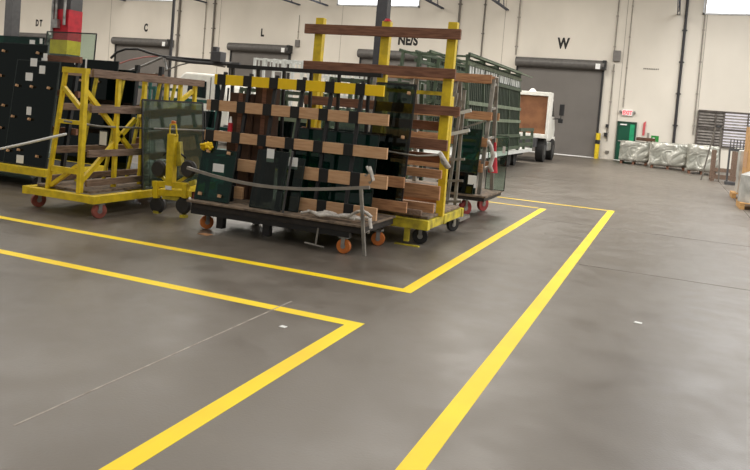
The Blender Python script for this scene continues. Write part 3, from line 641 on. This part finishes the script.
# ================================================================ GREEN GLASS TRAILER + TRUCK
def trailer(X1, X0, Y0, Y1, zt, label, deckz=.46, cut=0.):
    t = thing('glass_trailer', label, 'trailer', ((X0+X1)/2, (Y0+Y1)/2, 0), 'green glass trailers')
    MB().box(X0, X1, Y0, Y1, deckz-.0, deckz+.12).build('deck', WHR, t)
    MB().box(X0+.3, X1-.3, Y0+.5, Y1-.2, deckz-.14, deckz).build('chassis', BLK, t)
    xc = (X0+X1)/2
    def xf(z): return X1-.03-(z-deckz)*.06
    zs = [deckz+.22, deckz+.62, 1.56, 1.98, 2.64, 3.0, zt]
    YE = Y1; Y1 = Y1-cut
    n = int((Y1-Y0)/1.5)
    for i in range(n+1):
        y = Y0+.05+i*(Y1-Y0-.1)/n
        MB().bar((xf(deckz+.12), y, deckz+.12), (xf(zt), y, zt), .09).build('post', GRN, t)
        MB().bar((X0+.05, y, deckz+.12), (X0+.2, y, zt), .09).build('post', GRN, t)
        MB().bar((X0+.2, y, zt-.05), (xf(zt), y, zt-.05), .05).build('cross_bar', GRN, t)
    for z in zs:
        MB().bar((xf(z)+.05, Y0, z), (xf(z)+.05, Y1, z), .06, .10).build('side_rail', GRNL if z in (1.56, 1.98, 3.0) else GRN, t)
        MB().bar((X0+.1, Y0, z), (X0+.1, Y1, z), .06, .09).build('side_rail', GRN, t)
    for y in (YE-.06, YE-1.6): 
        if cut: MB().bar((X1-.03, y, deckz+.12), (X1-.05, y, 1.3), .09).build('post', GRN, t)
    if cut:
        for z in (1.28, 1.0, .75): MB().bar((X1-.02, Y1, z), (X1-.02, YE, z), .06, .12).build('side_rail', GRN, t)
    k = MB(); y = Y0+.1
    while y < Y1-.1:
        k.bar((xf(.9), y, deckz+.2), (xf(zt-.1), y, zt-.1), .04, .07); y += .2
    k.build('picket_panel', mat('dark_green_picket', (46, 58, 44), .6), t)
    y = Y0+.15
    while y < Y1-.1 and cut > 2.3:
        MB().box(xf(2.72)-.05, xf(2.72)+.03, y, y+.13, 2.72, 2.94).build('white_stop', WHR, t)
        y += .3
    MB().prism([(xf(zt)+.02, Y0, zt-.02), (xf(zt)+.35, Y0, zt-.1), (xf(zt)+.35, Y0, zt-.07), (xf(zt)+.02, Y0, zt+.01)], (0, Y1-Y0+.6, 0)).build('top_awning_rail', GRNL, t)
    Y1 = YE
    for y in (Y1-3.2, Y1-2.2):
        for X in (X0+.35, X1-.3): MB().cyl((X-.12, y, .3), (X+.12, y, .3), .3, 24).build('wheel', RUB, t)
    MB().box(X1-.4, X1-.3, Y0+.6, Y0+.72, 0, deckz).build('landing_leg', GREYP, t)
    MB().box(X0+.3, X0+.4, Y0+.6, Y0+.72, 0, deckz).build('landing_leg', GREYP, t)
    return t
trailer(-4.9, -6.6, 18.3, 27.8, 3.22, 'long green slatted glass trailer nearest the white truck', cut=2.6)
trailer(-6.95, -8.2, 21.3, 28.5, 3.5, 'second green slatted glass trailer, left of the longer one', .5, 2.0)
# truck facing the dock door
t = thing('box_truck', 'white truck with a plywood rear panel parked facing dock door W', 'truck', (-5.8, 30, 0))
X0, X1, Y0, Y1 = -6.9, -4.55, 29.0, 29.6
fr = MB(); fr.box(X0, X0+.12, Y0, Y1, .95, 2.78); fr.box(X1-.12, X1, Y0, Y1, .95, 2.78); fr.box(X0+.12, X1-.12, Y0, Y1, 2.62, 2.78); fr.box(X0+.12, X1-.12, Y0, Y1, .95, 1.12); fr.build('body_frame', WHT, t, .02)
MB().box(X0+.12, X1-.12, Y0+.12, Y0+.18, 1.12, 2.62).build('plywood_panel', PLY, t)
MB().prism([(X1-.25, 29.7, .8), (X1-.25, 32.2, .8), (X1-.25, 32.4, 1.3), (X1-.25, 31.9, 1.9), (X1-.25, 31.2, 2.7), (X1-.25, 29.7, 2.7)], (X0-X1+.45, 0, 0)).build('cab', WHT, t, .05)
MB().prism([(X1-.245, 30.4, 1.85), (X1-.245, 31.8, 1.85), (X1-.245, 31.2, 2.5), (X1-.245, 30.4, 2.5)], (.01, 0, 0)).build('side_window', DKG, t)
MB().box(X0+.4, X1-.4, 28.6, 32.2, .6, .95).build('chassis', GREYP, t)
for y, r in ((29.5, .48), (31.7, .45)):
    for X in (X0+.3, X1-.3):
        w = MB().cyl((X-.15, y, r), (X+.15, y, r), r, 28).build('wheel', RUB, t, .03); MB().cyl((X-.155, y, r), (X+.155, y, r), r*.45, 16).build('rim', GREYP, w)
MB().box(X1-.42, X1-.08, 29.8, 30.6, .45, .8).build('fuel_tank', ZINC, t, .04)
MB().box(X1-.6, X1-.2, 31.8, 32.3, .55, 1.0).build('bumper', WHT, t, .04)
mr = MB(); mr.cyl((X1-.25, 31.5, 1.75), (X1+.12, 31.5, 1.8), .02, 8); mr.cyl((X1+.08, 31.5, 1.75), (X1+.1, 31.5, 2.4), .02, 8); mr.build('mirror_arm', BLK, t)
MB().box(X1+.0, X1+.2, 31.45, 31.56, 1.92, 2.4).build('side_mirror', BLK, t, .02); MB().box(X1-.02, X1+.18, 31.45, 31.55, 1.6, 1.78).build('side_mirror', BLK, t, .02)
MB().cyl((-5.35, 29.3, 2.78), (-5.35, 29.3, 2.9), .16, 16, .06).build('roof_vent', WHT, t)

# white flatbed truck at the left
t = thing('flatbed_truck', 'white cab-over truck behind the left racks, cab facing right', 'truck', (-15, 20.5, 0))
MB().prism([(-15.3, 19.9, .6), (-13.35, 19.9, .6), (-13.28, 19.9, 1.1), (-13.5, 19.9, 1.9), (-13.75, 19.9, 2.3), (-15.1, 19.9, 2.32), (-15.3, 19.9, 2.15)], (0, 2, 0)).build('cab', WHT, t, .06)
MB().prism([(-14.95, 19.89, 1.55), (-14.2, 19.89, 1.5), (-14.2, 19.89, 2.05), (-14.9, 19.89, 2.08)], (0, -.01, 0)).build('rear_window', DKG, t)
MB().prism([(-13.85, 19.89, 1.45), (-13.52, 19.89, 1.42), (-13.7, 19.89, 2.0), (-13.85, 19.89, 2.05)], (0, -.01, 0)).build('door_window', DKG, t)
MB().box(-14.05, -14.03, 19.88, 19.9, .7, 2.2).build('door_seam', GREYP, t)
MB().box(-21, -13.4, 20.1, 21.7, .5, .7).build('chassis', BLK, t)
MB().box(-21, -15.4, 19.9, 22, .7, .85).build('flat_bed', TEAL, t)
for X in (-14.2, -18.2, -19.4):
    for y in (20.05, 21.75): MB().cyl((X, y-.13, .42), (X, y+.13, .42), .42, 24).build('wheel', RUB, t, .03)
MB().box(-13.45, -13.2, 19.9, 21.9, .4, .7).build('bumper', GREYP, t)
MB().cyl((-13.3, 19.8, 1.2), (-13.25, 19.75, 1.9), .03, 8).build('mirror', BLK, t)

# teal racks behind the left yellow rack
def tealrack(x0, x1, Y, z1, label, n=4, m=TEAL):
    t = thing('stillage_rack', label, 'rack', ((x0+x1)/2, Y+.5, 0), 'teal stillage racks')
    for i in range(n):
        X = x0+(x1-x0)*i/(n-1)
        MB().bar((X, Y, .0), (X, Y, z1), .07).build('post', m, t); MB().bar((X, Y+1, .0), (X, Y+1, z1), .07).build('post', m, t)
    for z in (.12, z1*.5, z1-.05):
        for y in (Y, Y+1): MB().bar((x0, y, z), (x1, y, z), .06, .08).build('rail', m, t)
    MB().box(x0, x1, Y, Y+1, .12, .2).build('deck', m, t)
    return t
tealrack(-14.6, -12.9, 15.8, 1.75, 'teal steel stillage rack left of the red hose', 3)
tealrack(-12.6, -10.9, 15.8, 1.5, 'teal steel stillage rack below the silver jib arm', 3)
tealrack(-17.4, -14.9, 17, 2.0, 'teal steel stillage rack just right of the red column', 4)
pane(-13.9, -11.1, .21, 1.2, 16.2, G_DARK, 'dark teal glass load in the stillage racks', .1)
for px, py in ((84, 0), (91, 0)): pass

# white rack units with rungs behind the black cart
def whiterack(x0, x1, Y, z1, label):
    t = thing('ladder_rack', label, 'rack', ((x0+x1)/2, Y+.5, 0), 'white ladder racks')
    n = 6
    for i in range(n):
        X = x0+(x1-x0)*i/(n-1)
        MB().bar((X, Y, 0), (X, Y, z1), .07).build('post', WHR, t); MB().bar((X, Y+1.2, 0), (X, Y+1.2, z1), .06).build('post', WHR, t)
        MB().bar((X, Y, z1-.02), (X, Y+1.2, z1-.02), .05).build('top_rung', WHR, t)
    k = MB(); X = x0
    while X < x1: k.bar((X, Y+.02, z1-.3), (X, Y+.02, z1-.05), .03); X += .14
    k.build('top_pickets', WHR, t)
    for z in (.3, 1.1, 1.9, z1-.32, z1-.04):
        for y in (Y, Y+1.2): MB().bar((x0, y, z), (x1, y, z), .05, .06).build('rail', WHR, t)
    return t
whiterack(-12.5, -10.75, 20, 2.92, 'white tube ladder rack behind the left half of the black cart')
whiterack(-10.55, -8.75, 20, 2.78, 'white tube ladder rack behind the right half of the black cart')
# green A-frames deep behind the yellow rack
def greenA(x0, x1, Y, z1, label):
    t = thing('glass_rack', label, 'rack', ((x0+x1)/2, Y+.5, 0), 'far green racks')
    for i in range(5):
        X = x0+(x1-x0)*i/4
        MB().bar((X, Y, 0), (X, Y+.4, z1), .08).build('post', GRN, t); MB().bar((X, Y+1.1, 0), (X, Y+.6, z1), .08).build('post', GRN, t)
    for z in (.2, .7, 1.2, 1.7, z1-.05): MB().bar((x0, Y+.4*z/z1-.03, z), (x1, Y+.4*z/z1-.03, z), .05, .09).build('rail', GRNL if z == 1.2 else GRN, t)
    MB().box(x0, x1, Y, Y+1.1, .1, .18).build('base', BLK, t)
    return t
greenA(-7.6, -5.4, 15.2, 2.3, 'green A-frame rack seen through the tall yellow rack')
greenA(-10.2, -7.9, 15.4, 1.9, 'green A-frame rack seen between the black cart boards')
pane(-9.9, -8.2, .185, 1.3, 15.55, G_DARK, 'dark glass sheet on the green rack seen through the black cart boards', .1)
pane(-7.3, -5.7, .185, 1.5, 15.3, G_TEAL, 'teal glass sheet on the green rack behind the yellow rack', .1)
pane(-6.7, -5.3, .0, 1.6, 13.3, G_GREY, 'smoky glass sheet standing on the floor behind the yellow rack', .1)

# ================================================================ OVERHEAD JIB ARM AND HOSES
AY = 12.
t = thing('jib_manipulator', 'silver jib arm with black and pink hoses above the left racks', 'lifting arm', at(167, 120, AY)*1.0)
t.location.z = 0; WL[t.name] = tuple(t.location)
def P(px, py, d=0.): return at(px, py, AY+d)
q = P(167, 60); MB().cyl((q.x, AY+.1, 0), (q.x, AY+.1, 9.55), .03, 12).build('pole', GREYP, t)
MB().tube([P(124, 73), P(145, 65), P(163, 57)], .028, 8).build('arm_tube', ZINC, t)
MB().tube([P(163, 57), P(165.5, 63), P(167, 70)], .02, 8).build('arm_tube', ZINC, t)
MB().tube([P(108, 90), P(130, 82), P(150, 75), P(167, 70), P(180, 65), P(195, 61.5), P(225, 67)], .014, 8).build('arm_tube', ALU, t)
MB().tube([P(167, 58), P(190, 61.5), P(215, 63.5), P(232, 64)], .04, 8).build('arm_tube', GREYP, t)
MB().tube([P(111, 58), P(117, 52), P(126, 49), P(138, 49), P(150, 53), P(163, 56.5), P(185, 58.5), P(215, 61)], .026, 8).build('black_hose', BLK, t, smooth=True)
MB().tube([P(108, 72), P(118, 64), P(130, 60), P(145, 57), P(160, 56)], .014, 8).build('pink_hose', mat('pink_hose', (205, 128, 122), .6), t, smooth=True)
MB().tube([P(109, 88), P(111, 78), P(111, 62)], .02, 8).build('drop_hose', BLK, t, smooth=True)
q = P(218, 58); MB().box(q.x-.1, q.x+.12, AY-.1, AY+.1, q.z-.08, q.z+.12).build('drive_unit', GREYP, t, .01)
q = P(216, 50); MB().box(q.x-.05, q.x+.05, AY-.05, AY+.05, q.z-.06, q.z+.06).build('pulley', GREYP, t)
MB().bar(P(212, 63), P(240, 64), .05).build('end_arm', GREYP, t)

# ================================================================ WRAPPED PALLETS AT THE WALL
def wrap_mat(name, c, c2):
    m = bpy.data.materials.new(name); m.use_nodes = True; nt = m.node_tree; N = nt.nodes; L = nt.links; b = N['Principled BSDF']
    tc = N.new('ShaderNodeTexCoord'); v = N.new('ShaderNodeTexNoise'); v.inputs['Scale'].default_value = 1.6; v.inputs['Detail'].default_value = 2; v.inputs['Distortion'].default_value = 1.5
    L.new(tc.outputs['Object'], v.inputs['Vector'])
    r = N.new('ShaderNodeValToRGB'); r.color_ramp.elements[0].position = .35; r.color_ramp.elements[1].position = .68; r.color_ramp.elements[0].color = srgb(c2); r.color_ramp.elements[1].color = srgb(c)
    L.new(v.outputs['Fac'], r.inputs[0]); L.new(r.outputs[0], b.inputs['Base Color']); b.inputs['Roughness'].default_value = .32; b.inputs['Metallic'].default_value = .25
    bp = N.new('ShaderNodeBump'); bp.inputs['Strength'].default_value = 1.; bp.inputs['Distance'].default_value = .18; L.new(v.outputs['Fac'], bp.inputs['Height']); L.new(bp.outputs[0], b.inputs['Normal'])
    return m
WR = wrap_mat('crinkled_silver_film', (200, 198, 188), (154, 154, 144))
def pallet(x0, x1, y0, y1, parent, h=.13, m=PALW, z=0.):
    k = MB()
    for x in (x0, (x0+x1)/2-.05, x1-.1): k.box(x, x+.1, y0, y1, z, z+h-.02)
    n = 6
    for i in range(n): yy = y0+(y1-y0-.12)*i/(n-1); k.box(x0, x1, yy, yy+.12, z+h-.02, z+h)
    return k.build('pallet', m, parent)
def bundle(x0, x1, y0, y1, h, label, seed):
    t = thing('wrapped_bundle', label, 'wrapped pallet', ((x0+x1)/2, (y0+y1)/2, 0))
    pallet(x0+.05, x1-.05, y0+.05, y1-.05, t, .14, WOODD)
    rs = random.Random(seed); bm = bmesh.new(); bmesh.ops.create_grid(bm, x_segments=2, y_segments=2, size=.5); bm.free()
    mb = MB(); mb.box(x0, x1, y0, y1, .142, h)
    bmesh.ops.subdivide_edges(mb.bm, edges=mb.bm.edges[:], cuts=7, use_grid_fill=True)
    for v in mb.bm.verts:
        tz = (v.co.z-.142)/(h-.142)
        if tz > .01: v.co += Vector((rs.uniform(-.035, .035), rs.uniform(-.035, .035), rs.uniform(-.03, .03)-(.06 if tz > .9 else 0)))
    mb.build('film_wrapped_load', WR, t, smooth=True)
    return t
bundle(-2.2, -.95, 34.9, 36.3, 1.08, 'silver film wrapped pallet load in front of the green door', 1)
bundle(-.85, .62, 33.6, 35.0, 1.16, 'silver film wrapped pallet load below the green notice', 2)
bundle(.62, 1.75, 32.0, 33.4, 1.22, 'silver film wrapped pallet load right below the black downpipe', 3)
bundle(2.2, 3.4, 30.3, 31.6, 1.25, 'silver film wrapped load behind the wooden stands', 4)
tag(MB().box(-1.55, -.75, 35.1, 35.9, 1.09, 1.24).build('cardboard_box', CARD, bevel=.01), 'flat brown box lying on the leftmost wrapped pallet', 'box')
def stand(x0, x1, Y, h, label):
    t = thing('wooden_stand', label, 'stand', ((x0+x1)/2, Y+.5, 0))
    for X in (x0, x1):
        MB().box(X-.06, X+.06, Y, Y+.1, 0, h).build('post', WOODG, t); MB().box(X-.06, X+.06, Y+.9, Y+1, 0, h).build('post', WOODG, t)
        MB().box(X-.05, X+.05, Y+.1, Y+.9, .0, .14).build('skid', WOODG, t)
    MB().box(x0+.06, x1-.06, Y, Y+.1, .08, .24).build('lower_rail', WOODG, t); MB().box(x0+.06, x1-.06, Y+.9, Y+1, .3, .44).build('back_rail', WOODG, t)
    return t
t = stand(1.42, 2.1, 28.6, 1.1, 'brown wooden post stand in front of the louvred window')
# slim grey A frame above
t = thing('metal_a_frame', 'narrow dark A-frame leaning behind the wooden stands', 'frame', (1.1, 28.6, 0))
MB().bar((1.05, 28.4, 0), (1.36, 28.4, 1.98), .05).build('leg', PD, t); MB().bar((1.62, 28.4, 0), (1.52, 28.4, 1.98), .05).build('leg', PD, t); MB().bar((1.34, 28.4, 1.95), (1.54, 28.4, 1.95), .05).build('top', GREYP, t)
t = thing('comb_rack', 'dark comb-topped rack between the wooden stand and the cardboard pallets', 'rack', (2.2, 27.4, 0))
MB().box(1.75, 2.6, 27.3, 27.7, .0, .1).build('base', GREYP, t)
MB().box(1.78, 2.55, 27.4, 27.48, 1.15, 1.24).build('rail', GREYP, t)
for X in (1.78, 2.5): MB().box(X, X+.06, 27.4, 27.48, .1, 1.15).build('post', GREYP, t)
k = MB()
for i in range(8): k.box(1.8+i*.1, 1.83+i*.1, 27.4, 27.46, 1.24, 1.55)
k.build('comb_bars', GREYP, t)
# cardboard and film pallets at right edge
def cartonpallet(x0, x1, y0, y1, h, label, m=CARDL, film=False):
    t = thing('loaded_pallet', label, 'pallet load', ((x0+x1)/2, (y0+y1)/2, 0))
    pallet(x0, x1, y0, y1, t, .15)
    b = MB().box(x0+.04, x1-.04, y0+.04, y1-.04, .151, h).build('load', m, t, .01)
    return t
t = cartonpallet(1.72, 2.8, 20.3, 21.5, 1.93, 'wooden pallet with tall tan cardboard load at the right edge')
MB().box(1.752, 1.758, 20.36, 21.4, .9, 1.3).build('carton_seam', WOOD, t)
t = thing('film_roll_pallet', 'wooden pallet with clear film wrapped round load at the right edge', 'pallet load', (2.05, 19.2, 0))
pallet(1.56, 2.58, 18.7, 19.8, t, .15)
mm = MB(); mm.cyl((2.04, 19.25, .151), (2.04, 19.25, .78), .5, 32, .48); mm.cyl((2.04, 19.25, .78), (2.04, 19.25, .88), .48, 32, .28); mm.build('film_wrapped_roll', FILM, t, smooth=False)
t = thing('wrapped_post', 'narrow film wrapped grey bundle standing left of the cardboard pallet', 'wrapped bundle', (1.6, 22.2, 0))
pallet(1.6, 2.4, 21.7, 22.6, t, .14); MB().box(1.7, 2.1, 21.8, 22.4, .141, 1.3).build('film_wrapped_load', FILM, t, .03)

# ================================================================ LIGHT
w = bpy.data.worlds.new('world'); S.world = w; w.use_nodes = True; w.node_tree.nodes['Background'].inputs[0].default_value = (1, .97, .93, 1); w.node_tree.nodes['Background'].inputs[1].default_value = .22
def area(loc, sx, sy, power, col=(1, .965, .91), rot=(0, 0, 0)):
    l = bpy.data.lights.new('soft_ceiling_fill', 'AREA'); l.shape = 'RECTANGLE'; l.size = sx; l.size_y = sy; l.energy = power; l.color = col
    o = bpy.data.objects.new('soft_ceiling_fill', l); COL.objects.link(o); o.location = loc; o.rotation_euler = rot; return o
for y, ky in ((-5, .5), (6, .62), (17, 1.3), (27.5, 1.75)):  # unseen soft panels added under the ceiling, sized and powered to shape floor light
    for x, k in ((-44, 1.), (-30, 1.), (-18, .9), (-7, .62 if y < 10 else .95), (4, 1.0), (15, 1.5)):
        area((x, y, 9.4), 7, 7, 620 * k * ky, (1, .95, .87) if x < 0 else (.99, .985, .97))
S.view_settings.view_transform = 'Standard'; S.view_settings.look = 'None'; S.view_settings.gamma = 1; S.view_settings.use_curve_mapping = False
S.view_settings.exposure = 0.2
